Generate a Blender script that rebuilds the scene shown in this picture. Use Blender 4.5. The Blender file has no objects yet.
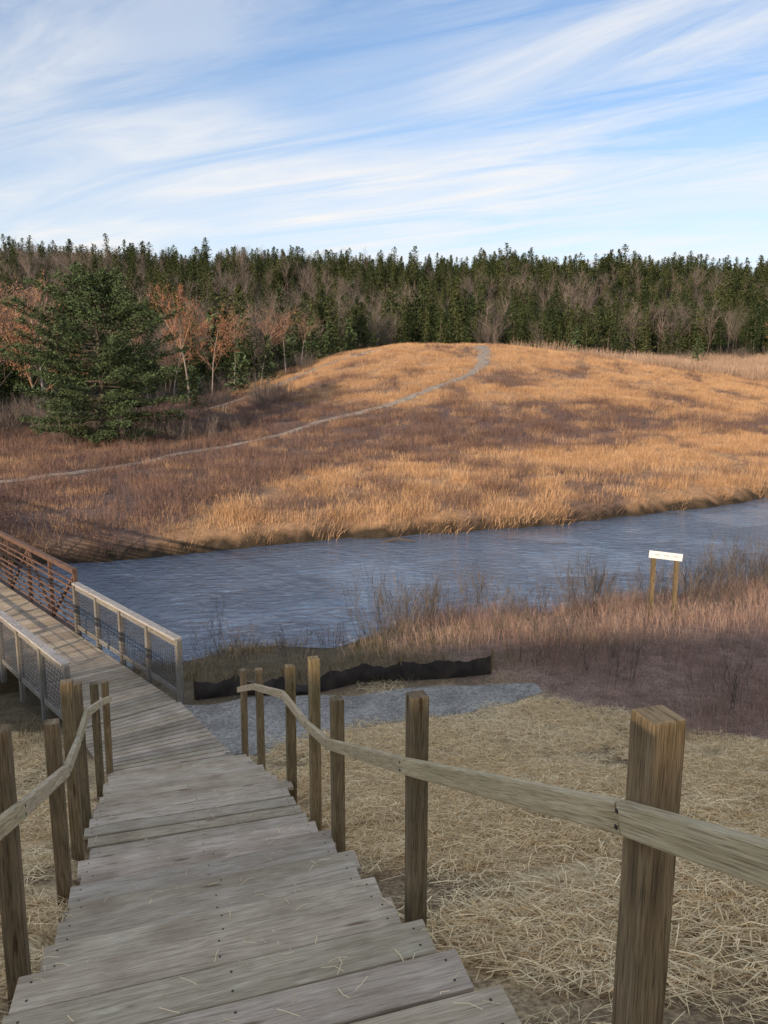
import bpy, math, random
import numpy as np
from mathutils import Vector, Matrix, Euler
random.seed(7); np.random.seed(7)
scene=bpy.context.scene
CAMZ=6.6
# ---------------------------------------------------------------- helpers
def link(o,parent=None):
    scene.collection.objects.link(o)
    if parent: o.parent=parent
    return o
def empty(name):
    e=bpy.data.objects.new(name,None); e.empty_display_size=.3; return link(e)
_tab=np.random.rand(8,256,256)
def vnoise(x,y,s=0):
    x=np.asarray(x,float);y=np.asarray(y,float)
    xi=np.floor(x).astype(int);yi=np.floor(y).astype(int);fx=x-xi;fy=y-yi
    fx=fx*fx*(3-2*fx);fy=fy*fy*(3-2*fy);T=_tab[s]
    a=T[xi%256,yi%256];b=T[(xi+1)%256,yi%256];c=T[xi%256,(yi+1)%256];d=T[(xi+1)%256,(yi+1)%256]
    return (a*(1-fx)+b*fx)*(1-fy)+(c*(1-fx)+d*fx)*fy
def fbm(x,y,s=0,o=4):
    r=0;a=.5
    for i in range(o):
        r=r+a*vnoise(x*2**i+i*17.3,y*2**i+i*9.1,(s+i)%8);a*=.5
    return r
def ss(a,b,t):
    t=np.clip((t-a)/(b-a),0,1);return t*t*(3-2*t)
def smtab(xs,ys,k):
    g=np.linspace(xs[0],xs[-1],1500);v=np.interp(g,xs,ys);dx=g[1]-g[0];n=max(1,int(k/dx))
    ker=np.hanning(2*n+3);ker/=ker.sum();p=np.pad(v,n+1,mode='edge');v=np.convolve(p,ker,'valid')
    return g,v
NB=smtab([-160,-60,-40,-25,-14,-8,-4.85,-3.8,-1.1,-.1,2,5.8,11,15,40,160],[-50,-8,2,8,12.5,15.8,17.5,18.3,18.8,20.0,21.0,22.0,24.3,26.3,39,98],.6)
FB=smtab([-160,-60,-40,-20,-11,-7.6,-4.35,.7,5.4,10.6,22.3,45,160],[-25,10,20,25.5,28.1,29.7,31.6,32.9,35,37.1,44.3,58,125],1.2)
BT=smtab([0,30,60,90,120,140,170,200,260,350,420,700,3000],[1.1,1.1,1.5,3,5,6.6,9.5,12.5,22,46,52,50,40],12)
TT=smtab([0,45,60,75,90,105,118,128,140,155,170,1000],[1.1,1.1,1.8,4,6.9,10.1,12.2,12.7,11.8,10.5,9.5,9.5],7)
LT=smtab([-400,-45,-30,-20,-8,2,18,30,42,60,85,110,400],[0,0,.08,.26,.76,1,1,.80,.55,.28,.1,0,0],5)
def yN(x): return np.interp(x,*NB)+.5*(vnoise(np.asarray(x)*.7,0*np.asarray(x),2)-.5)
def yF(x): return np.interp(x,*FB)+.8*(vnoise(np.asarray(x)*.6,0*np.asarray(x)+3.3,1)-.5)+.3*(vnoise(np.asarray(x)*2.1,0*np.asarray(x)+1.3,3)-.5)
Rp=np.array([(1.30,-1.2),(.95,0),(.575,1.66),(.136,3.4),(-.356,5.2),(-.62,6.2),(-.90,6.98),(-1.52,8.9),(-1.98,10.3)])
Lp=np.array([(-.30,-1.7),(-.67,-.5),(-1.58,3.07),(-2.03,4.57),(-2.44,5.72),(-2.70,6.5),(-3.28,8.4),(-3.72,9.8)])
def Rx(y): return np.interp(y,Rp[:,1],Rp[:,0])-.07
def Lx(y): return np.interp(y,Lp[:,1],Lp[:,0])+.04
def TZ(x,y):
    x=np.asarray(x,float);y=np.asarray(y,float)
    dn=yN(x)-y;df=y-yF(x)
    zn=np.interp(dn,[-6,-1,0,.5,2.5,6],[-1.4,-.5,0,.2,.65,1.22])
    ye=y-.12*(x-(.9-.3*y))
    h=1.45+.395*ye
    sl=CAMZ-h
    cap=17.4+.6*(fbm(x*.06,y*.06,3)-.5)  # unseen ridge behind the camera, raised so its shadow covers the near bank
    cap=cap-np.clip(-(y+52),0,80)*.06
    k=.8;sl=-np.log(np.exp(-sl/k)+np.exp(-cap/k))*k
    sl=np.where(dn>-1,sl*ss(-1,8,dn),-2)
    k=.25;m=np.maximum(sl,zn);zz=m+np.log(np.exp((sl-m)/k)+np.exp((zn-m)/k))*k*ss(.5,3,dn)
    zz=zz+.06*(fbm(x*1.3,y*1.3,4)-.5)*ss(0,2,dn)
    cor=ss(-.1,.15,Rx(y)-x)*ss(-.1,.15,x-Lx(y))*(y<10.3)
    zz=zz-.22*cor
    zf=np.interp(df,[-6,-1,0,.15,1.0,6],[-1.4,-.5,0,.35,.75,1.1])
    B=np.interp(y,*BT);T=np.maximum(np.interp(y,*TT),B);L=np.interp(x,*LT)
    up=(B-1.1)+(T-B)*L
    up=up*ss(0,12,df)
    zf=zf+up+(.5*(fbm(x*.09,y*.09,5)-.5)+.12*(fbm(x*.7,y*.7,6)-.5))*ss(2,20,df)
    zf=zf+ss(180,330,y)*(20*(fbm(x*.011,y*.006,2)-.45)-x*.018)
    return np.maximum(zz,zf)
# ---------------------------------------------------------------- materials
def newmat(name):
    m=bpy.data.materials.new(name);m.use_nodes=True;nt=m.node_tree
    return m,nt,nt.nodes['Principled BSDF']
def N(nt,t,**kw):
    n=nt.nodes.new(t)
    for k,v in kw.items():
        if k in n.inputs.keys(): n.inputs[k].default_value=v
        else: setattr(n,k,v)
    return n
def mixc(nt,a,b,f,mode='MIX'):
    n=nt.nodes.new('ShaderNodeMix');n.data_type='RGBA';n.blend_type=mode
    for i,v in ((0,f),(6,a),(7,b)):
        if isinstance(v,bpy.types.NodeSocket): nt.links.new(v,n.inputs[i])
        else: n.inputs[i].default_value=v if i==0 else (*v,1) if len(v)==3 else v
    return n.outputs[2]
def ramp(nt,src,stops):
    n=nt.nodes.new('ShaderNodeValToRGB');e=n.color_ramp.elements
    while len(e)<len(stops): e.new(.5)
    for i,(p,c) in enumerate(stops):
        e[i].position=p;e[i].color=(*c,1) if len(c)==3 else c
    nt.links.new(src,n.inputs[0]);return n.outputs[0]
def g(v): return (v,v,v)
def wood(name,c1,c2,c3,tint=(.2,.22,.12),tamt=.25,sc=1.0,fine=.35):
    m,nt,b=newmat(name);L=nt.links.new
    uv=N(nt,'ShaderNodeTexCoord');mp=N(nt,'ShaderNodeMapping');mp.inputs['Scale'].default_value=(1.5*sc,22*sc,1);L(uv.outputs['UV'],mp.inputs[0])
    n1=N(nt,'ShaderNodeTexNoise',Scale=1.8,Detail=6,Roughness=.65,Distortion=1.2);L(mp.outputs[0],n1.inputs['Vector'])
    mp2=N(nt,'ShaderNodeMapping');mp2.inputs['Scale'].default_value=(4*sc,120*sc,1);L(uv.outputs['UV'],mp2.inputs[0])
    n2=N(nt,'ShaderNodeTexNoise',Scale=2,Detail=3);L(mp2.outputs[0],n2.inputs['Vector'])
    n3=N(nt,'ShaderNodeTexNoise',Scale=3.1,Detail=4);L(uv.outputs['Object'],n3.inputs['Vector'])
    c=ramp(nt,n1.outputs[0],[(.32,c1),(.5,c2),(.68,c3)])
    c=mixc(nt,c,tint,ramp(nt,n3.outputs[0],[(.4,g(0)),(.7,g(tamt))]))
    c=mixc(nt,c,ramp(nt,n2.outputs[0],[(.36,g(fine)),(.5,g(1.0))]),.8,'MULTIPLY')
    vo=N(nt,'ShaderNodeTexVoronoi',Scale=1.0);mp3=N(nt,'ShaderNodeMapping');mp3.inputs['Scale'].default_value=(1.6,9,1);L(uv.outputs['UV'],mp3.inputs[0]);L(mp3.outputs[0],vo.inputs['Vector'])
    c=mixc(nt,c,ramp(nt,vo.outputs['Distance'],[(.05,(.3,.22,.15)),(.13,g(1))]),.8,'MULTIPLY')
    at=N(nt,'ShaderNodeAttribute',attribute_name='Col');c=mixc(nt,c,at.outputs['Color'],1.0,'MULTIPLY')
    L(c,b.inputs['Base Color']);b.inputs['Roughness'].default_value=.78;b.inputs['Specular IOR Level'].default_value=.25
    bp=N(nt,'ShaderNodeBump',Strength=.6,Distance=.004);L(n2.outputs[0],bp.inputs['Height'])
    bp2=N(nt,'ShaderNodeBump',Strength=.4,Distance=.006);L(n1.outputs[0],bp2.inputs['Height']);L(bp.outputs[0],bp2.inputs['Normal']);L(bp2.outputs[0],b.inputs['Normal'])
    return m
M_deck=wood('weathered_deck_wood',(.41,.325,.23),(.60,.49,.37),(.74,.63,.49),(.30,.225,.15),.55,1.,.6)
M_post=wood('treated_post_wood',(.15,.10,.052),(.29,.205,.115),(.42,.31,.18),(.13,.125,.06),.4)
M_rail=wood('treated_rail_wood',(.42,.32,.19),(.60,.48,.31),(.74,.62,.43),(.34,.30,.18),.3,1.,.5)
M_grayrail=wood('gray_rail_wood',(.17,.155,.135),(.27,.25,.225),(.36,.34,.31),(.2,.17,.12),.3)
def foliage(name,c1,c2):
    m,nt,b=newmat(name);L=nt.links.new;nt.nodes.remove(b)
    d=N(nt,'ShaderNodeBsdfDiffuse');L(d.outputs[0],nt.nodes['Material Output'].inputs[0])
    oi=N(nt,'ShaderNodeObjectInfo')
    c=mixc(nt,c1,c2,oi.outputs['Random'])
    ge=N(nt,'ShaderNodeNewGeometry')
    c=mixc(nt,c,ramp(nt,ge.outputs['Random Per Island'],[(0,g(.55)),(1,g(1.35))]),1.0,'MULTIPLY')
    L(c,d.inputs[0]);return m
M_pine=foliage('pine_needles',(.09,.125,.06),(.105,.14,.065))
M_spruce=foliage('conifer_needles',(.042,.065,.028),(.12,.135,.055))
M_bark=foliage('bark',(.09,.07,.055),(.14,.11,.09))
M_twig=foliage('bare_twigs',(.13,.11,.10),(.25,.20,.165))
M_stalk=foliage('dry_stalks',(.10,.085,.075),(.20,.16,.13))
M_twiglit=foliage('pink_lit_twigs',(.32,.18,.12),(.28,.19,.15))  # pink of the low sun put into the twig colour
M_rust=foliage('rust_leaves',(.44,.19,.10),(.50,.27,.15))
M_birch=foliage('birch_bark',(.26,.22,.19),(.34,.3,.26))
M_grass=foliage('orange_grass',(.50,.295,.155),(.66,.43,.25))
M_field=foliage('tan_field_stems',(.36,.24,.165),(.50,.36,.26))
M_brush=foliage('purple_brush',(.17,.112,.095),(.29,.18,.135))
M_reed=foliage('reed_stems',(.33,.205,.165),(.48,.34,.26))
M_olive=foliage('olive_grass',(.22,.17,.09),(.40,.31,.18))
M_straw=foliage('straw',(.82,.61,.33),(.94,.76,.47))
# ---------------------------------------------------------------- mesh builder
class MB:
    def __init__(s): s.v=[];s.f=[];s.uv=[];s.c=[];s.mi=[]
    def box8(s,c8,lw,tone=1.,mi=0):
        i=len(s.v);s.v+=[tuple(p) for p in c8]
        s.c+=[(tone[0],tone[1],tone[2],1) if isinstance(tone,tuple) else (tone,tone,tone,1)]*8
        l,w,h=lw;ou=random.random()*40;ov=random.random()*40
        loc=[(0,-w/2,-h/2),(0,w/2,-h/2),(0,w/2,h/2),(0,-w/2,h/2),(l,-w/2,-h/2),(l,w/2,-h/2),(l,w/2,h/2),(l,-w/2,h/2)]
        for k,q in enumerate([(3,2,1,0),(4,5,6,7),(0,1,5,4),(1,2,6,5),(2,3,7,6),(3,0,4,7)]):
            s.f.append([i+a for a in q]);s.mi.append(mi)
            for a in q:
                p=loc[a]
                s.uv.append((p[1]+ou,p[2]*.3+ov) if k<2 else (p[0]+ou,p[1]+p[2]*1.1+ov))
    def beam(s,a,b,w,h,side,tone=1.,mi=0):
        a=Vector(a);b=Vector(b);d=(b-a);l=d.length;d.normalize();sd=Vector(side);sd=(sd-d*sd.dot(d)).normalized();up=sd.cross(d)
        c=[]
        for p in (a,b):
            for (i,j) in ((-1,-1),(1,-1),(1,1),(-1,1)): c.append(p+sd*i*w/2+up*j*h/2)
        s.box8(c,(l,w,h),tone,mi)
    def plank(s,r0,r1,l0,l1,th,tone=1.,mi=0):
        r0,r1,l0,l1=map(Vector,(r0,r1,l0,l1));dz=Vector((0,0,-th))
        c=[r0+dz,r1+dz,r1,r0,l0+dz,l1+dz,l1,l0]
        s.box8(c,((r0-l0).length,(r1-r0).length,th),tone,mi)
        for q in range(len(s.f)-6,len(s.f)): s.f[q]=s.f[q][::-1]
        u=s.uv[-24:]
        s.uv[-24:]=[x for k in range(6) for x in u[k*4:k*4+4][::-1]]
    def tri(s,*p,mi=0):
        i=len(s.v);s.v+=[tuple(q) for q in p];s.f.append(list(range(i,i+len(p))));s.mi.append(mi)
    def ribbon(s,pts,ws,side,mi=0):
        i=len(s.v);side=Vector(side)
        for p,w in zip(pts,ws):
            p=Vector(p);s.v.append(tuple(p-side*w/2));s.v.append(tuple(p+side*w/2))
        for k in range(len(pts)-1):
            a=i+2*k;s.f.append([a,a+1,a+3,a+2]);s.mi.append(mi)
    def tube(s,pts,rs,n=3,mi=0):
        i=len(s.v);P=[Vector(p) for p in pts]
        for k,p in enumerate(P):
            d=(P[min(k+1,len(P)-1)]-P[max(k-1,0)]).normalized();a=d.orthogonal().normalized();b=d.cross(a)
            for j in range(n):
                t=2*math.pi*j/n;s.v.append(tuple(p+(a*math.cos(t)+b*math.sin(t))*rs[k]))
        for k in range(len(P)-1):
            for j in range(n):
                s.f.append([i+k*n+j,i+k*n+(j+1)%n,i+(k+1)*n+(j+1)%n,i+(k+1)*n+j]);s.mi.append(mi)
    def obj(s,name,mats,parent=None,do_link=True,bevel=0,smooth=False):
        me=bpy.data.meshes.new(name);me.from_pydata(s.v,[],s.f)
        for m in mats: me.materials.append(m)
        me.polygons.foreach_set('material_index',s.mi)
        if s.uv:
            u=me.uv_layers.new(name='UVMap');u.data.foreach_set('uv',np.array(s.uv,dtype=np.float32).ravel())
        if s.c:
            a=me.attributes.new('Col','FLOAT_COLOR','POINT');a.data.foreach_set('color',np.array(s.c,dtype=np.float32).ravel())
        if smooth: me.polygons.foreach_set('use_smooth',[True]*len(me.polygons))
        me.update();o=bpy.data.objects.new(name,me)
        if bevel:
            bm=o.modifiers.new('bevel','BEVEL');bm.width=bevel;bm.segments=2;bm.limit_method='ANGLE'
        if do_link: link(o,parent)
        return o
def jt(a=.82,b=1.12):
    t=random.uniform(a,b);return (t*random.uniform(.97,1.03),t,t*random.uniform(.93,1.03))
# ---------------------------------------------------------------- masks
HP=np.array([(-26,36),(-20.9,41.7),(-17.4,47),(-13.9,57.5),(-10.3,63),(-5,72),(1.6,79),(6.2,86.5),(10.2,93),(12.6,100),(13.8,108),(14.5,119)])
def distpath(x,y,P):
    d=np.full(np.shape(x),1e9)
    for a,b in zip(P[:-1],P[1:]):
        ab=b-a;t=np.clip(((x-a[0])*ab[0]+(y-a[1])*ab[1])/(ab@ab),0,1)
        d=np.minimum(d,np.hypot(x-a[0]-t*ab[0],y-a[1]-t*ab[1]))
    return d
CP=np.array([(-20,84),(-15,96),(-10,106),(-5,114),(0,119)])
GP=np.array([(-3.2,11.0),(-1.5,11.7),(.4,12.4),(2.0,12.9),(3.0,13.15)])
GW=[2.4,2.0,1.35,1.0,.35]
WK=np.array([(-2.7,9.6),(-4.1,11.65)])
def brushm(x,y):
    n=fbm(x*.12,y*.12,1)-.47;n2=fbm(x*.5,y*.5,3)-.47
    lo=np.interp(x,[-60,-14,-8,-3,10,30,60],[10,28,36,52,56,66,80]);hi=np.interp(x,[-60,-25,-15,-6,10,20,35,60],[120,112,98,82,77,75,73,84])
    yy=y+n*20+n2*10
    m=ss(-3,3,yy-lo)*ss(-3,3,hi-yy)
    m=np.maximum(m,ss(.06,.3,(fbm(x*.25,y*.2,6)-.47)*2)*.7*(y<120))
    m=np.maximum(m,.6*ss(9,3,y-yF(x))*ss(.4,.6,fbm(x*.3,y*.3,2)))
    return m
def forestm(x,y):
    return y-np.interp(x,[-300,-60,-38,-28,-20,-12,0,30,60,120,300],[50,70,82,96,108,138,165,185,195,200,200])
# ---------------------------------------------------------------- ground
def steps(*seg):
    o=[]
    for a,b,s in seg:o+=list(np.arange(a,b,s))
    return np.array(o+[seg[-1][1]],float)
ys=steps((-160,-48,8),(-48,-4,1),(-4,16,.25),(16,46,.4),(46,135,.9),(135,420,5),(420,3000,120))
xs=steps((-1600,-200,100),(-200,-60,6),(-60,-14,.9),(-14,14,.28),(14,60,.9),(60,200,6),(200,1600,100))
X,Y=np.meshgrid(xs,ys);Z=TZ(X,Y)
nx,ny=len(xs),len(ys)
V=np.stack([X,Y,Z],-1).reshape(-1,3)
ii=np.arange(nx*ny).reshape(ny,nx)
F=np.stack([ii[:-1,:-1],ii[:-1,1:],ii[1:,1:],ii[1:,:-1]],-1).reshape(-1,4)
def lerp(a,b,t): return a*(1-t[...,None])+b*t[...,None]
def strawedge(x,y):
    return np.interp(x,[-6,0,2.3,2.8,3.6,5,8,14],[11,13.0,13.6,12.9,11.9,10.7,10.2,9.6])+(fbm(x*.8,y*.8,7)-.5)*1.3
C=np.zeros(X.shape+(3,));dn=yN(X)-Y;df=Y-yF(X)
straw=np.array((.62,.47,.27));dirt=np.array((.33,.24,.14))
near=lerp(np.broadcast_to(straw,C.shape),dirt,ss(.45,.62,fbm(X*.9,Y*.9,2)))
shore=np.array((.17,.135,.085));reedc=np.array((.31,.205,.155))
low=lerp(np.broadcast_to(shore,C.shape),reedc,ss(.5,3.5,X+1+(fbm(X*.4,Y*.4,1)-.5)*3))
near=lerp(near,low,ss(-.4,.5,Y-strawedge(X,Y)))
mud=np.array((.06,.045,.03));near=lerp(near,mud,ss(.8,.1,dn))
orange=np.array((.46,.28,.155));purp=np.array((.19,.13,.11))
far=lerp(np.broadcast_to(orange,C.shape),purp,brushm(X,Y))
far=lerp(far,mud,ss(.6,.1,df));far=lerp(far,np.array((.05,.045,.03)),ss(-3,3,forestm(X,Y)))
C=np.where((df>-1)[...,None],far,near)
me=bpy.data.meshes.new('ground');me.from_pydata(V.tolist(),[],F.tolist())
a=me.attributes.new('Col','FLOAT_COLOR','POINT');a.data.foreach_set('color',np.concatenate([C.reshape(-1,3),np.ones((nx*ny,1))],1).astype(np.float32).ravel())
me.polygons.foreach_set('use_smooth',[True]*len(me.polygons))
m,nt,b=newmat('ground_soil');L=nt.links.new
at=N(nt,'ShaderNodeAttribute',attribute_name='Col');tc=N(nt,'ShaderNodeTexCoord')
n1=N(nt,'ShaderNodeTexNoise',Scale=2.2,Detail=5,Roughness=.7);L(tc.outputs['Object'],n1.inputs['Vector'])
n2=N(nt,'ShaderNodeTexNoise',Scale=35,Detail=3);L(tc.outputs['Object'],n2.inputs['Vector'])
c=mixc(nt,at.outputs['Color'],ramp(nt,n1.outputs[0],[(.3,g(.6)),(.7,g(1.35))]),1.,'MULTIPLY')
c=mixc(nt,c,ramp(nt,n2.outputs[0],[(.35,g(.55)),(.65,g(1.3))]),1.,'MULTIPLY')
L(c,b.inputs['Base Color']);b.inputs['Roughness'].default_value=.95;b.inputs['Specular IOR Level'].default_value=.1
bp=N(nt,'ShaderNodeBump',Strength=.6,Distance=.05);L(n2.outputs[0],bp.inputs['Height']);L(bp.outputs[0],b.inputs['Normal'])
me.materials.append(m);link(bpy.data.objects.new('ground',me))
def drape(name,P,W,mat,off,step=.3,cross=6):
    P=np.asarray(P,float);seg=np.r_[0,np.cumsum(np.hypot(*np.diff(P,axis=0).T))]
    g_,px=smtab(seg,P[:,0],step*5);_,py=smtab(seg,P[:,1],step*5)
    t=np.arange(0,seg[-1],step);x=np.interp(t,g_,px);y=np.interp(t,g_,py);w=np.interp(t,seg,W)
    dx=np.gradient(x);dy=np.gradient(y);l=np.hypot(dx,dy);nxx=-dy/l;nyy=dx/l
    w1=w*(.5+.3*(vnoise(t*1.3,t*0,3)-.5));w2=w*(.5+.3*(vnoise(t*1.3,t*0+5,4)-.5))
    mb=MB();n=len(t)
    for i in range(n):
        for j in range(cross+1):
            k=-w1[i]+(w1[i]+w2[i])*j/cross;qx=x[i]+nxx[i]*k;qy=y[i]+nyy[i]*k
            mb.v.append((qx,qy,float(TZ(qx,qy))+(off if 0<j<cross else off*.2)))
    for i in range(n-1):
        for j in range(cross):
            a=i*(cross+1)+j;mb.f.append([a,a+1,a+cross+2,a+cross+1]);mb.mi.append(0)
    return mb.obj(name,[mat],smooth=True)
def gravelmat(name,c1,c2,sc):
    m,nt,b=newmat(name);L=nt.links.new;tc=N(nt,'ShaderNodeTexCoord')
    v=N(nt,'ShaderNodeTexVoronoi',Scale=sc);L(tc.outputs['Object'],v.inputs['Vector'])
    n=N(nt,'ShaderNodeTexNoise',Scale=1.5,Detail=6);L(tc.outputs['Object'],n.inputs['Vector'])
    c=mixc(nt,c1,c2,v.outputs['Color']);c=mixc(nt,c,ramp(nt,n.outputs[0],[(.3,g(.65)),(.7,g(1.2))]),1.,'MULTIPLY')
    L(c,b.inputs['Base Color']);b.inputs['Roughness'].default_value=.9
    bp=N(nt,'ShaderNodeBump',Strength=.8,Distance=.015);L(v.outputs['Distance'],bp.inputs['Height']);L(bp.outputs[0],b.inputs['Normal']);return m
drape('gravel_path',GP,GW,gravelmat('gravel',(.20,.175,.15),(.47,.44,.385),24),.035,.2,10)
mp_=gravelmat('worn_dirt',(.28,.225,.17),(.40,.335,.27),6)
drape('dirt_path',HP,[.5]*5+[.9]*4+[1.4,2.0,2.6],mp_,.14,.6,4)
drape('dirt_path',CP,[.9]*5,mp_,.14,.6,4)
# ---------------------------------------------------------------- river
xw=np.arange(-150,151,1.5);mb=MB()
for i,x in enumerate(xw):
    y0=float(np.interp(x,*NB))-2;y1=float(np.interp(x,*FB))+2
    for j in range(9): mb.v.append((x,y0+(y1-y0)*j/8,0))
for i in range(len(xw)-1):
    for j in range(8):
        a=i*9+j;mb.f.append([a,a+9,a+10,a+1]);mb.mi.append(0)
m,nt,b=newmat('river_water');L=nt.links.new;tc=N(nt,'ShaderNodeTexCoord')
mp=N(nt,'ShaderNodeMapping');mp.inputs['Rotation'].default_value=(0,0,math.radians(-28));mp.inputs['Scale'].default_value=(.7,1.2,1);L(tc.outputs['Object'],mp.inputs[0])
n1=N(nt,'ShaderNodeTexNoise',Scale=2.8,Detail=5,Roughness=.6,Distortion=.8);L(mp.outputs[0],n1.inputs['Vector'])
n2=N(nt,'ShaderNodeTexNoise',Scale=.22,Detail=3,Distortion=1.0);L(tc.outputs['Object'],n2.inputs['Vector'])
mu=N(nt,'ShaderNodeMath',operation='MULTIPLY');L(n1.outputs[0],mu.inputs[0]);L(ramp(nt,n2.outputs[0],[(.38,g(.3)),(.6,g(1))]),mu.inputs[1])
bp=N(nt,'ShaderNodeBump',Strength=1.0,Distance=.12);L(mu.outputs[0],bp.inputs['Height']);L(bp.outputs[0],b.inputs['Normal'])
b.inputs['Base Color'].default_value=(.09,.135,.20,1);b.inputs['Roughness'].default_value=.04;b.inputs['IOR'].default_value=1.7;b.inputs['Specular IOR Level'].default_value=1.0
mb.obj('river',[m],smooth=True)
# ---------------------------------------------------------------- stairs
st=empty('wooden_stairs')
tr=MB();scw=MB();DK=CAMZ-5.25
def plank_at(y0,y1,h,tone,ov=.06):
    z=CAMZ-h
    a0=float(Rx(y0))+ov*random.uniform(-.5,1);b0=float(Lx(y0-.53))-ov*random.uniform(-.3,1)
    a1=float(Rx(y1))+(a0-float(Rx(y0)));b1=float(Lx(y1-.53))+(b0-float(Lx(y0-.53)))
    j=random.uniform(-.005,.005);j2=random.uniform(-.005,.005);sk=random.uniform(-.004,.004)
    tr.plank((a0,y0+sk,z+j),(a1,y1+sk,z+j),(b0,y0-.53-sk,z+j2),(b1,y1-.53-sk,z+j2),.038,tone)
    for f in (.035,.5,.965):
        for gq in (.25,.75):
            yy=y0+(y1-y0)*gq;p=Vector((a0*(1-f)+b0*f,yy-.53*f,z+j*(1-f)+j2*f+.0005));p.x+=(a1-a0)*gq
            scw.beam(p-Vector((0,0,.01)),p+Vector((0,0,.001)),.009,.009,(1,0,0))
ri=MB()
def riser(y,ht,hb):
    z0=CAMZ-ht-.04;z1=CAMZ-hb
    a=float(Rx(y))-.03;bb=float(Lx(y-.53))+.03
    ri.beam((bb,y-.53-.04,(z0+z1)/2),(a,y-.04,(z0+z1)/2),.03,z0-z1,(0.3,-.95,0),.55)
T_=lambda:jt(.66,1.1)
y=-1.0
while y<1.10: plank_at(y,min(y+.137,1.13),1.5,T_());y+=.145
riser(1.10,1.5,1.655)
for j in range(13,0,-1):
    y0=6.05-.38*j;h=3.80-.165*j
    plank_at(y0+.038,y0+.190,h,jt(.60,.86));plank_at(y0+.216,y0+.412,h,jt(.86,1.12))  # back board toned darker as shade under the nosing, front board lighter
    riser(y0+.375,h,h+.165)
y=6.08
while y<6.9: plank_at(y,y+.131,3.8,T_());y+=.147
riser(6.93,3.8,3.97)
for k in range(1,9):
    y0=6.94+.38*(k-1);h=3.8+.161*k
    plank_at(y0+.03,y0+.186,h,jt(.62,.88));plank_at(y0+.212,y0+.41,h,jt(.86,1.1));riser(y0+.375,h,h+.16)  # same nosing shade toned into the back boards of the lower flight
A0=np.array((Rx(9.98),9.98));A1=np.array((Lx(9.45),9.45));B0=np.array((-3.42,12.2));B1=np.array((-4.72,11.07))
n=18
for i in range(n):
    t0=i/n+.001;t1=(i+1)/n-.009
    tn=T_();pr=[A0*(1-t)+B0*t for t in (t0,t1)];pl=[A1*(1-t)+B1*t for t in (t0,t1)]
    tr.plank((*pr[0],DK),(*pr[1],DK),(*pl[0],DK),(*pl[1],DK),.038,tn)
tr.obj('treads',[M_deck],st,bevel=.006);ri.obj('risers',[M_deck],st)
m,nt,b=newmat('deck_screws');b.inputs['Base Color'].default_value=(.04,.035,.03,1);b.inputs['Roughness'].default_value=.6;scw.obj('screws',[m],st)
sg=MB()
def stringer(fx,off,dy):
    pts=[(-1.0,1.5),(1.05,1.5),(1.11,1.62),(6.05,3.82),(6.95,3.82),(9.95,5.2)]
    for (ya,ha),(yb,hb) in zip(pts[:-1],pts[1:]):
        if yb-ya<.1: continue
        sg.beam((float(fx(ya+dy))+off,ya+dy,CAMZ-ha-.19),(float(fx(yb+dy))+off,yb+dy,CAMZ-hb-.19),.04,.24,(1,.3,0),.8)
stringer(Rx,-.035,0);stringer(Lx,.035,-.53)
for (p,q) in ((A0,B0),(A1,B1)): sg.beam((*p,DK-.13),(*q,DK-.13),.04,.18,(q[1]-p[1],p[0]-q[0],0),.8)
sg.obj('stringers',[M_post],st)
def handrail(posts,name,sgn):
    e=empty(name);mbp=MB();mbr=MB();bl=MB()
    hd=Vector((-.297,.955,0));nn=Vector((.955,.297,0))*sgn
    pr=[]
    for (x,y,top,rh) in posts:
        c=Vector((x,y,0))+nn*.02
        zb=float(TZ(c.x,c.y))-.25
        lx,ly=random.gauss(0,.008),random.gauss(0,.008)
        mbp.beam((c.x,c.y,zb),(c.x+lx,c.y+ly,CAMZ-top),.089,.089,hd,jt(.75,1.15))
        q=c-nn*.065;pr.append(Vector((q.x,q.y,CAMZ-rh-.04)))
        for dz in (-.02,.02):
            p=pr[-1]-nn*.019+Vector((0,0,dz));bl.beam(p,p-nn*.003,.009,.009,(0,0,1))
    for a,b in zip(pr[:-1],pr[1:]):
        d=(b-a).normalized();mbr.beam(a,b-d*.004,.038,.076,nn,jt(.88,1.1))
    mbp.obj('posts',[M_post],e,bevel=.007);mbr.obj('rail',[M_rail],e,bevel=.006)
    bl.obj('bolts',[bpy.data.materials['deck_screws']],e)
handrail([(1.02,-.1,.1,.24),(.60,1.66,.74,.955),(.136,3.4,1.43,1.74),(-.356,5.2,2.22,2.52),(-.615,6.2,2.28,2.84),(-.92,6.95,2.64,2.88),(-1.54,8.9,3.42,3.6),(-2.0,10.25,3.95,4.2)],'stair_handrail',1)
handrail([(-.67,-.5,.1,.15),(-1.12,1.35,.75,1.08),(-1.62,3.07,1.44,1.79),(-2.07,4.57,2.10,2.40),(-2.47,5.72,2.29,2.76),(-2.71,6.5,2.63,2.88),(-3.31,8.4,3.4,3.6),(-3.73,9.8,3.94,4.15)],'stair_handrail',-1)
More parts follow.
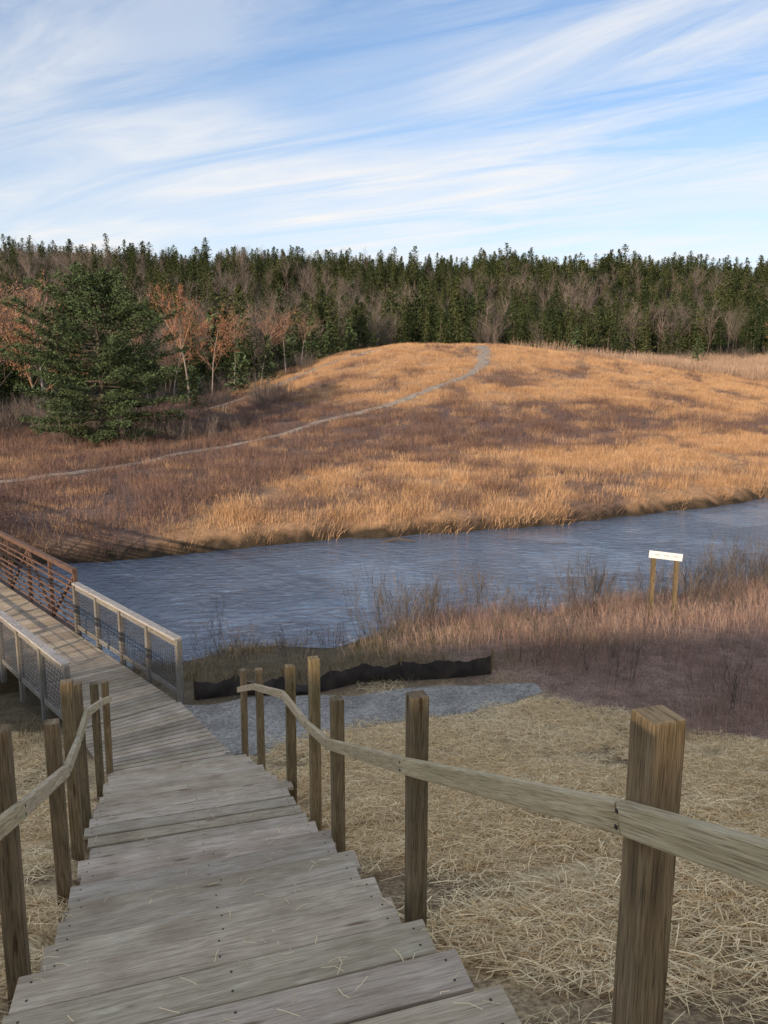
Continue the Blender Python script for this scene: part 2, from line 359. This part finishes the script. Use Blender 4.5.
# ---------------------------------------------------------------- footbridge
fb=empty('footbridge');bd=Vector((-.656,.755,0));bn=Vector((.755,.656,0))
PR=Vector((-3.45,12.2,DK));PL=Vector((-4.76,11.1,DK));WL=4.8;TL=21.
dk=MB();s=0
while s<WL+TL:
    a=PR+bd*s-bn*.02;c=PL+bd*s+bn*.02;w=.132
    dk.plank(a,a+bd*w,c,c+bd*w,.04,jt(.7,1.1));s+=.147
dk.obj('deck',[M_deck],fb,bevel=.004)
wr=MB();ms=MB()
for base,sg_ in ((PR,1),(PL,-1)):
    o=bn*sg_*.05
    for i in range(5):
        p=base+o+bd*(WL*i/4);wr.beam(p+Vector((0,0,-.3)),p+Vector((0,0,1.05)),.09,.09,bd,jt(.7,.95))
    for i in range(4):
        a=base+bd*(WL*i/4);b2=base+bd*(WL*(i+1)/4)
        wr.beam(a+o+Vector((0,0,1.07)),b2+o-bd*.004+Vector((0,0,1.07)),.14,.038,bn,(1.7,1.7,1.75))
        e0=a+o+bd*.05;e1=b2+o-bd*.05
        wr.beam(e0+Vector((0,0,.97)),e1+Vector((0,0,.97)),.04,.089,bn,jt())
        wr.beam(e0+Vector((0,0,.12)),e1+Vector((0,0,.12)),.04,.089,bn,jt())
        n=15
        for k in range(1,n):
            p=e0.lerp(e1,k/n);ms.beam(p+Vector((0,0,.165)),p+Vector((0,0,.925)),.009,.009,bd)
        for k in range(1,10):
            z=Vector((0,0,.165+.076*k));ms.beam(e0+z,e1+z,.009,.009,bn)
wr.obj('wood_railing',[M_grayrail],fb,bevel=.005)
mm,nt,b=newmat('galvanised_mesh');b.inputs['Base Color'].default_value=(.10,.10,.105,1);b.inputs['Metallic'].default_value=.3;b.inputs['Roughness'].default_value=.6
ms.obj('wire_mesh',[mm],fb)
m,nt,b=newmat('weathering_steel');L=nt.links.new;tc=N(nt,'ShaderNodeTexCoord');n1=N(nt,'ShaderNodeTexNoise',Scale=6,Detail=6);L(tc.outputs['Object'],n1.inputs['Vector'])
L(ramp(nt,n1.outputs[0],[(.3,(.09,.048,.032)),(.7,(.18,.10,.065))]),b.inputs['Base Color']);b.inputs['Roughness'].default_value=.75
ts=MB()
for base,sg_ in ((PR,1),(PL,-1)):
    o=bn*sg_*.10;s0=WL+.1;nb=13;dl=TL/nb
    a=base+o+bd*s0;e=base+o+bd*(s0+TL)
    for z,w in ((1.3,.10),(-.12,.12)): ts.beam(a+Vector((0,0,z)),e+Vector((0,0,z)),w,w,bn)
    for i in range(nb+1):
        p=a+bd*dl*i;ts.beam(p+Vector((0,0,-.06)),p+Vector((0,0,1.25)),.075,.075,bn)
    for i in range(nb):
        p=a+bd*dl*i;q=a+bd*dl*(i+1)
        z0,z1=(-.05,1.24) if i%2 else (1.24,-.05)
        ts.beam(p+Vector((0,0,z0)),q+Vector((0,0,z1)),.05,.05,bn)
    for k in range(8):
        z=Vector((0,0,.1+.14*k));ts.beam(a+z-bn*sg_*.06,e+z-bn*sg_*.06,.03,.035,bn)
ts.obj('steel_truss',[m],fb)
ab=MB()
for s in (WL+.05,WL+TL):
    p=PR+bd*s+bn*.2;q=PL+bd*s-bn*.2;ab.beam(Vector((p.x,p.y,DK-.75)),Vector((q.x,q.y,DK-.75)),.5,1.1,bd,.6)
ab.obj('abutment',[M_post],fb)
# ---------------------------------------------------------------- silt fence
sf=empty('silt_fence');P=[(-3.25,12.55),(-2.6,12.75),(-1.8,12.85),(-1.0,13.1),(-.4,13.35),(.3,13.4),(1.1,13.5),(2.0,13.75)]
random.seed(44);fm=MB();stk=MB();pts=[]
for (a,b_) in zip(P[:-1],P[1:]):
    sag=random.uniform(.3,1.7)
    for k in range(10):
        t=k/10;x=a[0]*(1-t)+b_[0]*t;y=a[1]*(1-t)+b_[1]*t;pts.append((x,y,math.sin(math.pi*t)*sag))
pts.append((*P[-1],0))
tone=[random.uniform(-.03,.03) for _ in pts]
for i,(x,y,sgv) in enumerate(pts):
    z=float(TZ(x,y));bow=.06*sgv
    for j in range(5):
        t=j/4;hh=(.40-.13*sgv+tone[i]*.5)
        fm.v.append((x,y-bow*math.sin(t*3.14)+tone[i]*t,z-.03+hh*t))
for i in range(len(pts)-1):
    for j in range(4):
        a=i*5+j;fm.f.append([a,a+5,a+6,a+1]);fm.mi.append(0)
m,nt,b=newmat('black_geotextile');L=nt.links.new;tc=N(nt,'ShaderNodeTexCoord');n1=N(nt,'ShaderNodeTexNoise',Scale=4,Detail=5);L(tc.outputs['Object'],n1.inputs['Vector'])
L(ramp(nt,n1.outputs[0],[(.35,(.018,.014,.012)),(.7,(.06,.045,.038))]),b.inputs['Base Color']);b.inputs['Roughness'].default_value=.7
fm.obj('fabric',[m],sf,smooth=True)
for (x,y) in P:
    z=float(TZ(x,y));stk.beam((x,y+.03,z-.2),(x+random.uniform(-.04,.04),y+.03,z+.48),.035,.035,(1,0,0),.7)
stk.obj('stakes',[M_post],sf)
# ---------------------------------------------------------------- sign
sn=empty('trail_sign');mb=MB();z=float(TZ(6.5,17.5))
mb.beam((6.28,17.5,z-.3),(6.28,17.5,CAMZ-3.98),.09,.09,(1,0,0),.7);mb.beam((6.78,17.4,z-.3),(6.78,17.4,CAMZ-4.05),.09,.09,(1,0,0),.7)
mb.obj('posts',[M_post],sn,bevel=.005)
mb=MB();mb.beam((6.14,17.43,CAMZ-3.90),(6.86,17.28,CAMZ-3.96),.03,.17,(.2,1,0));m,nt,b=newmat('sign_white')
b.inputs['Base Color'].default_value=(.8,.8,.78,1);b.inputs['Roughness'].default_value=.5;mb.obj('board',[m],sn,bevel=.004)
mb=MB()
for k in range(3): mb.beam((6.25+.2*k,17.385-.042*k,CAMZ-3.90-.017*k),(6.37+.2*k,17.36-.042*k,CAMZ-3.91-.017*k),.004,.03,(.2,1,0))
m,nt,b=newmat('sign_print');b.inputs['Base Color'].default_value=(.45,.46,.48,1);mb.obj('print',[m],sn)
# ---------------------------------------------------------------- vegetation templates
def rv(s=1): return Vector((random.gauss(0,1),random.gauss(0,1),random.gauss(0,1)))*s
def leafquad(mb,c,size,nrm=None,mi=0,asp=.6):
    n=(nrm or rv()).normalized();a=n.orthogonal().normalized();b=n.cross(a);t=random.random()*6.28
    u=(a*math.cos(t)+b*math.sin(t))*size;v=(b*math.cos(t)-a*math.sin(t))*size*asp
    mb.tri(c-u*.5,c+v*.35,c+u*.6,c-v*.4,mi=mi)
def conifer(seed,h,w,full,q=1.,lowt=.3):
    random.seed(seed);mb=MB();mb.tube([(0,0,-.5),(0,0,h*.5),(0,0,h)],[h*.014,h*.009,.02],4,mi=1)
    lv=int(h*1.8*q);lob=[random.uniform(.7,1.2) for _ in range(6)]
    for i in range(lv):
        t=.1+.9*i/lv;z=h*t;r=w*((1-t)**.7*(.85+.2*random.random())+.04)
        if full==0: r=w*min(1,(1-t)**.6*1.35)*random.uniform(.5,1.05) if t>lowt else 0
        if r<=0: continue
        for k in range(random.randint(4,6)):
            a=random.random()*6.28;rr=r*random.uniform(.5,1.2)*lob[int(a)%6];dr=-.18 if full else .15
            nn=max(2,int(rr/.42))
            for qq in range(nn):
                f=(qq+.7)/nn;c=Vector((math.cos(a)*rr*f,math.sin(a)*rr*f,z+dr*rr*f+random.uniform(-.2,.2)))
                for _ in range(2): leafquad(mb,c+rv(.16),random.uniform(.45,.8),Vector((random.gauss(0,.6),random.gauss(0,.6),1)))
    return mb
def baretree(seed,h,spread=.5,leaf=0,fine=4,nch=(9,5,4,3),w=1.):
    random.seed(seed);mb=MB()
    def grow(p,d,l,r,lev):
        pts=[p];rs=[r];dd=d.copy();n=4 if lev==0 else 2
        for i in range(n):
            dd=(dd+rv(.09 if lev==0 else .16)+Vector((0,0,.06))).normalized();p=p+dd*l/n;pts.append(p);rs.append(max(.008*w,r*(1-(i+1)/n*.75)))
        if lev<2: mb.tube(pts,rs,5 if lev==0 else 3,mi=1 if lev==0 else 0)
        else:
            sd=dd.cross(rv()).normalized();mb.ribbon(pts,[q*2 for q in rs],sd)
        if leaf and lev>=2 and random.random()<leaf:
            for q in pts[1:]: leafquad(mb,q+rv(.08),random.uniform(.09,.19),mi=2)
        if lev>=fine: return
        for k in range(nch[min(lev,3)]):
            f=random.uniform(.3,1) if lev==0 else random.uniform(.2,1)
            idx=f*(len(pts)-1);i0=min(int(idx),len(pts)-2);q=pts[i0].lerp(pts[i0+1],idx-i0)
            side=rv();side=(side-dd*side.dot(dd)).normalized()
            nd=(dd*(1-spread*.4)+side*spread+Vector((0,0,.18))).normalized()
            grow(q,nd,l*random.uniform(.38,.55)*(1.15-f*.4 if lev==0 else 1),max(.012*w,r*.42),lev+1)
    grow(Vector((0,0,-.3)),Vector((0,0,1)),h,h*.011+.02,0);return mb
def tuft(seed,nb,h,rad,w,lean=.35):
    random.seed(seed);mb=MB()
    for i in range(nb):
        a=random.random()*6.28;r=rad*math.sqrt(random.random());p=Vector((math.cos(a)*r,math.sin(a)*r,-.08));hh=h*random.uniform(.5,1.15)
        a2=a+random.gauss(0,1.5)
        ld=Vector((math.cos(a2),math.sin(a2),0))*lean*random.uniform(.2,1)*h+Vector((random.gauss(0,.12),random.gauss(0,.12),0))*h
        p1=p+Vector((0,0,hh*.55))+ld*.35;p2=p+Vector((0,0,hh))+ld;t=random.random()*3.14
        mb.ribbon([p,p1,p2],[w,w*.9,w*.3],(math.cos(t),math.sin(t),0))
    return mb
def shrub(seed,ns,h,rad,w=.012,lean=.5,sub=4,lf=1.,k_=.6):
    random.seed(seed);mb=MB()
    for i in range(ns):
        a=random.random()*6.28;r=rad*math.sqrt(random.random())*k_;p=Vector((math.cos(a)*r,math.sin(a)*r,-.08));hh=h*random.uniform(.5,1.1);a+=random.gauss(0,.8)
        d=Vector((math.cos(a)*lean*random.random(),math.sin(a)*lean*random.random(),1)).normalized()
        p1=p+d*hh*.5;p2=p1+(d+rv(.12)).normalized()*hh*.5;t=random.random()*3.14;sd=(math.cos(t),math.sin(t),0)
        mb.ribbon([p,p1,p2],[w,w*.8,w*.4],sd)
        for k in range(sub):
            f=random.uniform(.3,.95);q=p.lerp(p2,f);e=q+(d+rv(.45)).normalized()*hh*random.uniform(.15,.35)
            mb.ribbon([q,e],[w*.7,w*.3],sd)
            if k%2==0 and lf>0: leafquad(mb,e,(random.uniform(.03,.06)*h+.01)*lf)
    return mb
def coll(name,mbs,mats):
    c=bpy.data.collections.new(name)
    for i,mb in enumerate(mbs): c.objects.link(mb.obj(f'{name}_{i}',mats,do_link=False))
    return c
def scatter(name,pts,rots,scls,c,nvar,seed=0):
    me=bpy.data.meshes.new(name);me.from_pydata([tuple(p) for p in pts],[],[]);n=len(pts);rng=np.random.RandomState(seed)
    a=me.attributes.new('rot','FLOAT_VECTOR','POINT');a.data.foreach_set('vector',np.asarray(rots,dtype=np.float32).ravel())
    a=me.attributes.new('scl','FLOAT_VECTOR','POINT');a.data.foreach_set('vector',np.asarray(scls,dtype=np.float32).ravel())
    a=me.attributes.new('idx','INT','POINT');a.data.foreach_set('value',rng.randint(0,nvar,n).astype(np.int32))
    o=link(bpy.data.objects.new(name,me));ng=bpy.data.node_groups.new(name,'GeometryNodeTree')
    ng.interface.new_socket('Geometry',in_out='INPUT',socket_type='NodeSocketGeometry');ng.interface.new_socket('Geometry',in_out='OUTPUT',socket_type='NodeSocketGeometry')
    nn=ng.nodes;gi=nn.new('NodeGroupInput');go=nn.new('NodeGroupOutput');ip=nn.new('GeometryNodeInstanceOnPoints');ci=nn.new('GeometryNodeCollectionInfo')
    ci.inputs['Collection'].default_value=c;ci.inputs['Separate Children'].default_value=True;ci.inputs['Reset Children'].default_value=True
    def na(nm,t,):
        q=nn.new('GeometryNodeInputNamedAttribute');q.data_type=t;q.inputs['Name'].default_value=nm
        return [x for x in q.outputs if x.enabled and x.name=='Attribute'][0]
    l=ng.links.new;l(gi.outputs[0],ip.inputs['Points']);l(ci.outputs[0],ip.inputs['Instance']);ip.inputs['Pick Instance'].default_value=True
    l(na('idx','INT'),ip.inputs['Instance Index']);l(na('rot','FLOAT_VECTOR'),ip.inputs['Rotation']);l(na('scl','FLOAT_VECTOR'),ip.inputs['Scale']);l(ip.outputs[0],go.inputs[0])
    md=o.modifiers.new('scatter','NODES');md.node_group=ng;return o
rng=np.random.RandomState(3)
def place(x,y,smin,smax,dz=0.,zs=None):
    n=len(x);z=TZ(x,y)+dz;s=rng.uniform(smin,smax,n)
    sc=np.stack([s,s,s*(zs if zs is not None else 1)],1);rot=np.stack([rng.normal(0,.05,n),rng.normal(0,.05,n),rng.uniform(0,6.28,n)],1)
    return np.stack([x,y,z],1),rot,sc
def placeslope(x,y,smin,smax,zs=None):
    z=TZ(x,y);e=.3;sx=(TZ(x+e,y)-TZ(x-e,y))/(2*e);sy=(TZ(x,y+e)-TZ(x,y-e))/(2*e);rots=[]
    for i in range(len(x)):
        nrm=Vector((-sx[i],-sy[i],1)).normalized();q=Vector((0,0,1)).rotation_difference(nrm).to_matrix()@Matrix.Rotation(rng.rand()*6.28,3,'Z');rots.append(tuple(q.to_euler()))
    s=rng.uniform(smin,smax,len(x));return np.stack([x,y,z+.004],1),rots,np.stack([s,s,s*(zs if zs is not None else 1)],1)
def pick(n,x0,x1,y0,y1,f):
    x=rng.uniform(x0,x1,n);y=rng.uniform(y0,y1,n);k=f(x,y)>rng.rand(n);return x[k],y[k]
# forest
cc=coll('conifer_kinds',[conifer(11,16,3.6,1),conifer(12,14,4.0,1),conifer(13,16,4.2,0,1,.3),conifer(14,15,4.8,0,1,.2),conifer(15,17,4.0,0,1,.35),conifer(16,13,4.6,0,1,.15)],[M_spruce,M_bark])
bc=coll('bare_kinds',[baretree(s_,h_,sp_,w=1.1,fine=3,nch=(15,7,4)) for s_,h_,sp_ in ((21,13,.5),(22,14,.6),(23,12,.7),(24,14,.45))],[M_twig,M_bark])
def fw(x,y): return (forestm(x,y)>0)*(np.abs(x)<.64*y+12)*(y>40)
gx,gy=pick(15000,-270,270,60,400,lambda x,y:fw(x,y)*np.interp(y,[60,200,240,320,350,400],[.9,.85,.45,.45,.85,.85]))
cn=fbm(gx*.03,gy*.03,4)+.35*(rng.rand(len(gx))-.5)
cn=cn+np.where(gy>190,.06,.0)+np.where(gy>330,.06,0)
k=cn>.415
hv=.35+1.25*fbm(gx*.06,gy*.06,6)
hv=hv*np.where(rng.rand(len(gx))<.04,1.2,1)
p,r,s=place(gx[k],gy[k],.6,.92);s=s*hv[k][:,None];scatter('forest_conifers',p,r,s,cc,6,1)
p,r,s=place(gx[~k],gy[~k],.55,.9);s=s*np.clip(hv[~k],.7,1.0)[:,None];scatter('forest_bare_trees',p,r,s,bc,4,2)
sc_=coll('thicket_kinds',[shrub(61,50,3.2,2.2,.028,.6,6,0),shrub(62,50,2.6,2.0,.028,.7,6,0)],[M_twig])
x,y=pick(9000,-110,130,50,215,lambda x,y:(np.abs(forestm(x,y)-2)<7)*(np.abs(x)<.64*y+10)*.4)
x2,y2=pick(700,-50,-11,60,118,lambda x,y:(forestm(x,y)<0)*(fbm(x*.1,y*.1,3)>.42)*(distpath(x,y,HP)>3)*.7)
p,r,s=place(np.r_[x,x2],np.r_[y,y2],.35,1.1);scatter('forest_edge_thicket',p,r,s,sc_,2,3)
fc_=coll('field_kinds',[shrub(63,80,1.7,2.0,.028,.25,3,0,1.),shrub(64,80,1.4,2.0,.028,.3,3,0,1.)],[M_field])
x,y=pick(3000,14,125,100,205,lambda x,y:(forestm(x,y)<2)*(np.abs(x)<.62*y+5)*ss(0,12,y-np.interp(x,[14,30,60,120],[140,122,96,88])))
p,r,s=place(x,y,.7,1.3);scatter('field_brush',p,r,s,fc_,2,13)
rc=[baretree(31,9,.5,leaf=.75),baretree(32,8,.6,leaf=.9),baretree(33,9,.55,leaf=.2)]
ro=[q.obj(f'tmp{i}',[M_twiglit,M_birch,M_rust],do_link=False).data for i,q in enumerate(rc)]
random.seed(5)
for (x,y,h,kk) in [(-34,62,1.2,2),(-36.5,66,1.3,0),(-32.5,73,1.2,1),(-38,76,1.4,1),(-36,82,1.4,2),(-42,74,1.45,1),(-27,100,1.1,1),(-24.5,98,1.2,0),(-22.3,101,1.2,1),(-20,104,1.0,2),(-29,96,1.05,2),(-14,112,.8,2),(-17,108,.9,2),(-12,114,.7,2),(61,122,1.0,2),(66,128,1.0,1),(70,134,1.1,2)]:
    o=bpy.data.objects.new('autumn_tree',ro[kk]);o.location=(x,y,float(TZ(x,y)));o.scale=(h,h,h);o.rotation_euler=(0,0,random.random()*6);link(o)
cm=[conifer(41,7,2.4,1,1.5),conifer(42,8,2.6,1,1.5)]
co=[q.obj(f'tmpc{i}',[M_pine,M_bark],do_link=False).data for i,q in enumerate(cm)]
for (x,y,h) in [(-21.5,88,.7),(-18.5,100,1.0),(-14,118,.9),(-15.5,105,.8),(-11.5,124,.9),(-20,112,1.2),(-9,130,.9),(-24,110,1.4),(-41,72,1.3),(-46,78,1.6),(-12,130,1.1),(-6,136,1.0),(60,150,.9),(40,165,1.1)]:
    o=bpy.data.objects.new('young_pine',random.choice(co));o.location=(x,y,float(TZ(x,y)));o.scale=(h,h,h);o.rotation_euler=(0,0,random.random()*6);link(o)
# big white pine : distinct whorls with plate-like sprays
random.seed(78);mb=MB();H=13.5
mb.tube([(0,0,-.5),(.1,0,H*.4),(-.1,.1,H*.75),(0,0,H)],[.3,.22,.1,.02],7,mi=1)
prof=([0.05,.12,.25,.4,.55,.7,.82,.93,1.0],[.75,.95,1.0,1.08,1.04,.84,.62,.36,.08])
nl=20
for i in range(nl):
    t=.05+.94*i/nl;rad=6.5*np.interp(t,*prof)
    nk=random.randint(6,8);a0=random.random()*6.28
    for k in range(nk):
        z=H*t+random.uniform(-.25,.3)
        a=a0+6.28*k/nk+random.gauss(0,.2);L_=rad*random.uniform(.5,1.15);up=.04+.45*t
        ax=Vector((math.cos(a),math.sin(a),0));pp=[Vector((0,0,z))]
        for q in range(1,5):
            f=q/4;pp.append(Vector((0,0,z))+ax*L_*f+Vector((0,0,L_*(up*f*f-.10*f))))
        mb.tube(pp,[.07*(1-t*.6),.055,.04,.025,.01],3,mi=1)
        nt_=int(8+L_*12)
        for q in range(nt_):
            f=random.uniform(.2,1.0)**.8;idx=f*4;i0=min(int(idx),3);c=pp[i0].lerp(pp[i0+1],idx-i0)
            wd=.9*(1.2-f*.7);off=Vector((-ax.y,ax.x,0))*random.gauss(0,wd)*.6+Vector((0,0,abs(random.gauss(0,.18))));c=c+off+ax*random.gauss(0,.12)
            for _ in range(6): leafquad(mb,c+Vector((random.gauss(0,.16),random.gauss(0,.16),random.gauss(0,.1))),random.uniform(.18,.36),Vector((random.gauss(0,.8),random.gauss(0,.8),1)),asp=.42)
o=mb.obj('pine_tree',[M_pine,M_bark]);o.location=(-22.5,62,float(TZ(-22.5,62)))
# hill grass
gc=coll('grass_kinds',[tuft(51,150,.46,.95,.013,.35),tuft(52,130,.54,.9,.013,.45),tuft(53,160,.36,1.0,.013,.4)],[M_grass])
def openf(x,y): return (y-yF(x)>.25)*(forestm(x,y)<0)*(np.abs(x)<.60*y+5)*(distpath(x,y,HP)>1.0)*(distpath(x,y,CP)>1.0)
x,y=pick(36000,-70,95,27,135,lambda x,y:openf(x,y)*(1-.85*brushm(x,y))*np.interp(y,[30,60,135],[1,.85,.6])*(.35+.65*ss(.38,.52,fbm(x*.6,y*.6,5))))
p,r,s=placeslope(x,y,.65,1.15,.6+.8*fbm(x*.3,y*.3,1));scatter('hill_grass',p,r,s,gc,3,4)
qc=coll('brush_kinds',[shrub(71,70,.75,1.2,.012,.5,4,1,.9),shrub(72,76,.62,1.3,.012,.6,4,1,.9),shrub(73,60,.95,1.1,.012,.45,5,1,.9)],[M_brush])
x,y=pick(18000,-65,80,27,120,lambda x,y:openf(x,y)*brushm(x,y)*np.interp(y,[30,60,120],[.75,.65,.5]))
p,r,s=placeslope(x,y,.5,1.1);scatter('hill_brush',p,r,s,qc,3,6)
# near-bank reeds and brush
rc_=coll('reed_kinds',[shrub(81,70,.55,1.2,.0055,.4,4,.7,.8),shrub(82,80,.48,1.2,.0055,.5,4,.7,.8),tuft(83,110,.46,.85,.0055,.45)],[M_reed])
def lowf(x,y):
    e=strawedge(x,y)
    return (yN(x)-y>.3)*(y>e)*np.where(y<13.9,ss(2.2,3.0,x),ss(-.6,1.8,x))*(distpath(x,y,GP)>1.0)
x,y=pick(6000,-2,34,9.5,38,lambda x,y:lowf(x,y)*.6*(.4+.6*ss(.4,.55,fbm(x*.5,y*.5,6))))
p,r,s=placeslope(x,y,.5,1.1,.5+1.0*fbm(x*.5,y*.5,2));scatter('riverbank_reeds',p,r,s,rc_,3,7)
tc_=coll('stalk_kinds',[shrub(91,14,1.5,.9,.013,.45,10,.25),shrub(92,11,1.9,.9,.013,.4,11,.25),shrub(93,18,1.1,1.0,.012,.5,8,.25)],[M_stalk])
x,y=pick(3600,-9,32,13,40,lambda x,y:((yN(x)-y>.1)*(yN(x)-y<4.2))*np.where(x>-.3,.75,.05)*ss(.33,.5,fbm(x*.35,y*.35,3)))
x2,y2=pick(300,2,30,12,32,lambda x,y:lowf(x,y)*.4)
x3=np.array([-3.2,-2.4,-1.9,-2.9,-3.6,-1.2,3.0,3.4,4.2,5.6]);y3=np.array([16.6,17.2,16.4,15.6,15.9,17.9,14.6,15.2,13.2,12.2])
p,r,s=place(np.r_[x,x2,x3],np.r_[y,y2,y3],.4,1.0);scatter('bank_shrubs',p,r,s,tc_,3,8)
ol=coll('low_grass_kinds',[tuft(95,70,.2,.45,.007,.8),tuft(96,60,.26,.4,.007,.7)],[M_olive])
def walk(x,y): return distpath(x,y,WK)
x,y=pick(4500,-14,5,6,20,lambda x,y:(yN(x)-y>.1)*(distpath(x,y,GP)>1.1)*((y>13.2)|(x<-4.8))*((np.abs((x+3.45)*.755+(y-12.2)*.656+.85)>1.35))*.6*ss(.38,.5,fbm(x*.7,y*.7,1)))
p,r,s=place(x,y,.5,1.2);scatter('bank_grass',p,r,s,ol,2,9)
# straw mulch
def strawpatch(seed,n=430,rad=.42):
    random.seed(seed);mb=MB()
    for i in range(n):
        a=random.random()*6.28;r=rad*math.sqrt(random.random());c=Vector((math.cos(a)*r,math.sin(a)*r,random.uniform(.0,.045)));t=random.random()*6.28
        d=Vector((math.cos(t),math.sin(t),random.gauss(0,.16)))*random.uniform(.03,.14);b=rv(.015)
        sd=Vector((-math.sin(t),math.cos(t),random.gauss(0,.3)));mb.ribbon([c-d,c+b,c+d],[.0035,.0048,.003],sd)
    return mb
stc=coll('straw_kinds',[strawpatch(101),strawpatch(102),strawpatch(103),strawpatch(104,250)],[M_straw])
def sf_(x,y):
    inst=(x<Rx(y)+.16)&(x>Lx(y)-.38)&(y<10.2)
    return (~inst)*(y<strawedge(x,y))*(distpath(x,y,GP)>.8)*(x>-6)*(walk(x,y)>1.5)*(1-.6*ss(.48,.6,fbm(x*.9,y*.9,2)))*(y<11+3*(x>-.5))
x,y=pick(2300,-6,12,.3,13.5,lambda x,y:sf_(x,y)*.95)
p,r,s=placeslope(x,y,.8,1.25);scatter('straw_mulch',p,r,s,stc,4,10)
random.seed(9);mb=MB()
for i in range(420):
    y=random.uniform(1.5,7.0);f=random.random()
    if random.random()<.5: f=random.gauss(.35,.2)%1
    j=math.ceil((6.05-y)/.38);h=3.8-.165*max(j,0)
    yy=y-.53*f;x=float(Rx(y))*(1-f)+float(Lx(y-.53))*f
    t=random.random()*6.28;d=Vector((math.cos(t),math.sin(t),0))*random.uniform(.012,.05);c=Vector((x,yy,CAMZ-h+.008))
    mb.ribbon([c-d,c+rv(.006)+Vector((0,0,.006)),c+d],[.003]*3,(-math.sin(t),math.cos(t),0))
mb.obj('straw_litter',[M_straw])
mb=MB();mb.tube([(-.7,0,-.05),(0,.1,.10),(.7,-.05,.02)],[.06,.05,.03],6);mb.tube([(0,.1,.1),(.2,.2,.35),(.3,.15,.45)],[.03,.02,.01],4)
o=mb.obj('driftwood',[M_bark]);o.location=(.6,31.8,0.02)
# ---------------------------------------------------------------- world / light / camera
EL=math.radians(15);AZ=math.radians(30)
sd=Vector((-math.sin(AZ)*math.cos(EL),-math.cos(AZ)*math.cos(EL),math.sin(EL)))
w=bpy.data.worlds.new('World');scene.world=w;w.use_nodes=True;nt=w.node_tree;L=nt.links.new;bg=nt.nodes['Background']
sky=N(nt,'ShaderNodeTexSky');sky.sky_type='NISHITA';sky.sun_disc=False;sky.sun_elevation=EL;sky.sun_rotation=math.atan2(sd.x,sd.y);sky.altitude=200;sky.air_density=1.0;sky.dust_density=.6;sky.ozone_density=1.5
tc=N(nt,'ShaderNodeTexCoord');sx_=N(nt,'ShaderNodeSeparateXYZ');L(tc.outputs['Generated'],sx_.inputs[0])
za=N(nt,'ShaderNodeMath',operation='ADD');L(sx_.outputs['Z'],za.inputs[0]);za.inputs[1].default_value=.06
zm=N(nt,'ShaderNodeMath',operation='MAXIMUM');L(za.outputs[0],zm.inputs[0]);zm.inputs[1].default_value=.03
dx=N(nt,'ShaderNodeMath',operation='DIVIDE');L(sx_.outputs['X'],dx.inputs[0]);L(zm.outputs[0],dx.inputs[1])
dy=N(nt,'ShaderNodeMath',operation='DIVIDE');L(sx_.outputs['Y'],dy.inputs[0]);L(zm.outputs[0],dy.inputs[1])
cb=N(nt,'ShaderNodeCombineXYZ');L(dx.outputs[0],cb.inputs[0]);L(dy.outputs[0],cb.inputs[1])
mp=N(nt,'ShaderNodeMapping');mp.vector_type='TEXTURE';mp.inputs['Rotation'].default_value=(0,0,math.radians(-30));mp.inputs['Scale'].default_value=(2.2,.5,1);L(cb.outputs[0],mp.inputs[0])
n1=N(nt,'ShaderNodeTexNoise',Scale=1.0,Detail=8,Roughness=.62,Distortion=1.3);L(mp.outputs[0],n1.inputs['Vector'])
mp2=N(nt,'ShaderNodeMapping');mp2.inputs['Location'].default_value=(2.3,.7,0);L(cb.outputs[0],mp2.inputs[0])
n2=N(nt,'ShaderNodeTexNoise',Scale=.55,Detail=3);L(mp2.outputs[0],n2.inputs['Vector'])
f1=ramp(nt,n1.outputs[0],[(.36,g(0)),(.64,g(1))]);f2=ramp(nt,n2.outputs[0],[(.34,g(.28)),(.56,g(1))])
fm_=mixc(nt,f1,f2,1.,'MULTIPLY')
hz=ramp(nt,sx_.outputs['Z'],[(0.05,g(.85)),(.30,g(.12)),(.6,g(0))])
fm2=mixc(nt,fm_,(1,1,1),hz)
skc=mixc(nt,sky.outputs[0],(.93,1.11,1.31),1.,'MULTIPLY')
col=mixc(nt,skc,(6.3,6.25,6.2),fm2);L(col,bg.inputs['Color']);bg.inputs['Strength'].default_value=.15
ld=bpy.data.lights.new('sun','SUN');ld.energy=4.8;ld.angle=math.radians(.5);ld.color=(1,.80,.59)
lo=bpy.data.objects.new('sun',ld);lo.rotation_euler=sd.to_track_quat('Z','Y').to_euler();lo.location=(-30,-50,40);link(lo)
cd=bpy.data.cameras.new('camera');cd.sensor_fit='VERTICAL';cd.sensor_height=24;cd.lens=24*770/1024;cd.clip_start=.05;cd.clip_end=6000
co_=bpy.data.objects.new('camera',cd);co_.location=(0,0,CAMZ);co_.rotation_euler=(math.radians(80.5),0,0);link(co_);scene.camera=co_
scene.view_settings.view_transform='Standard';scene.view_settings.look='None';scene.view_settings.exposure=0
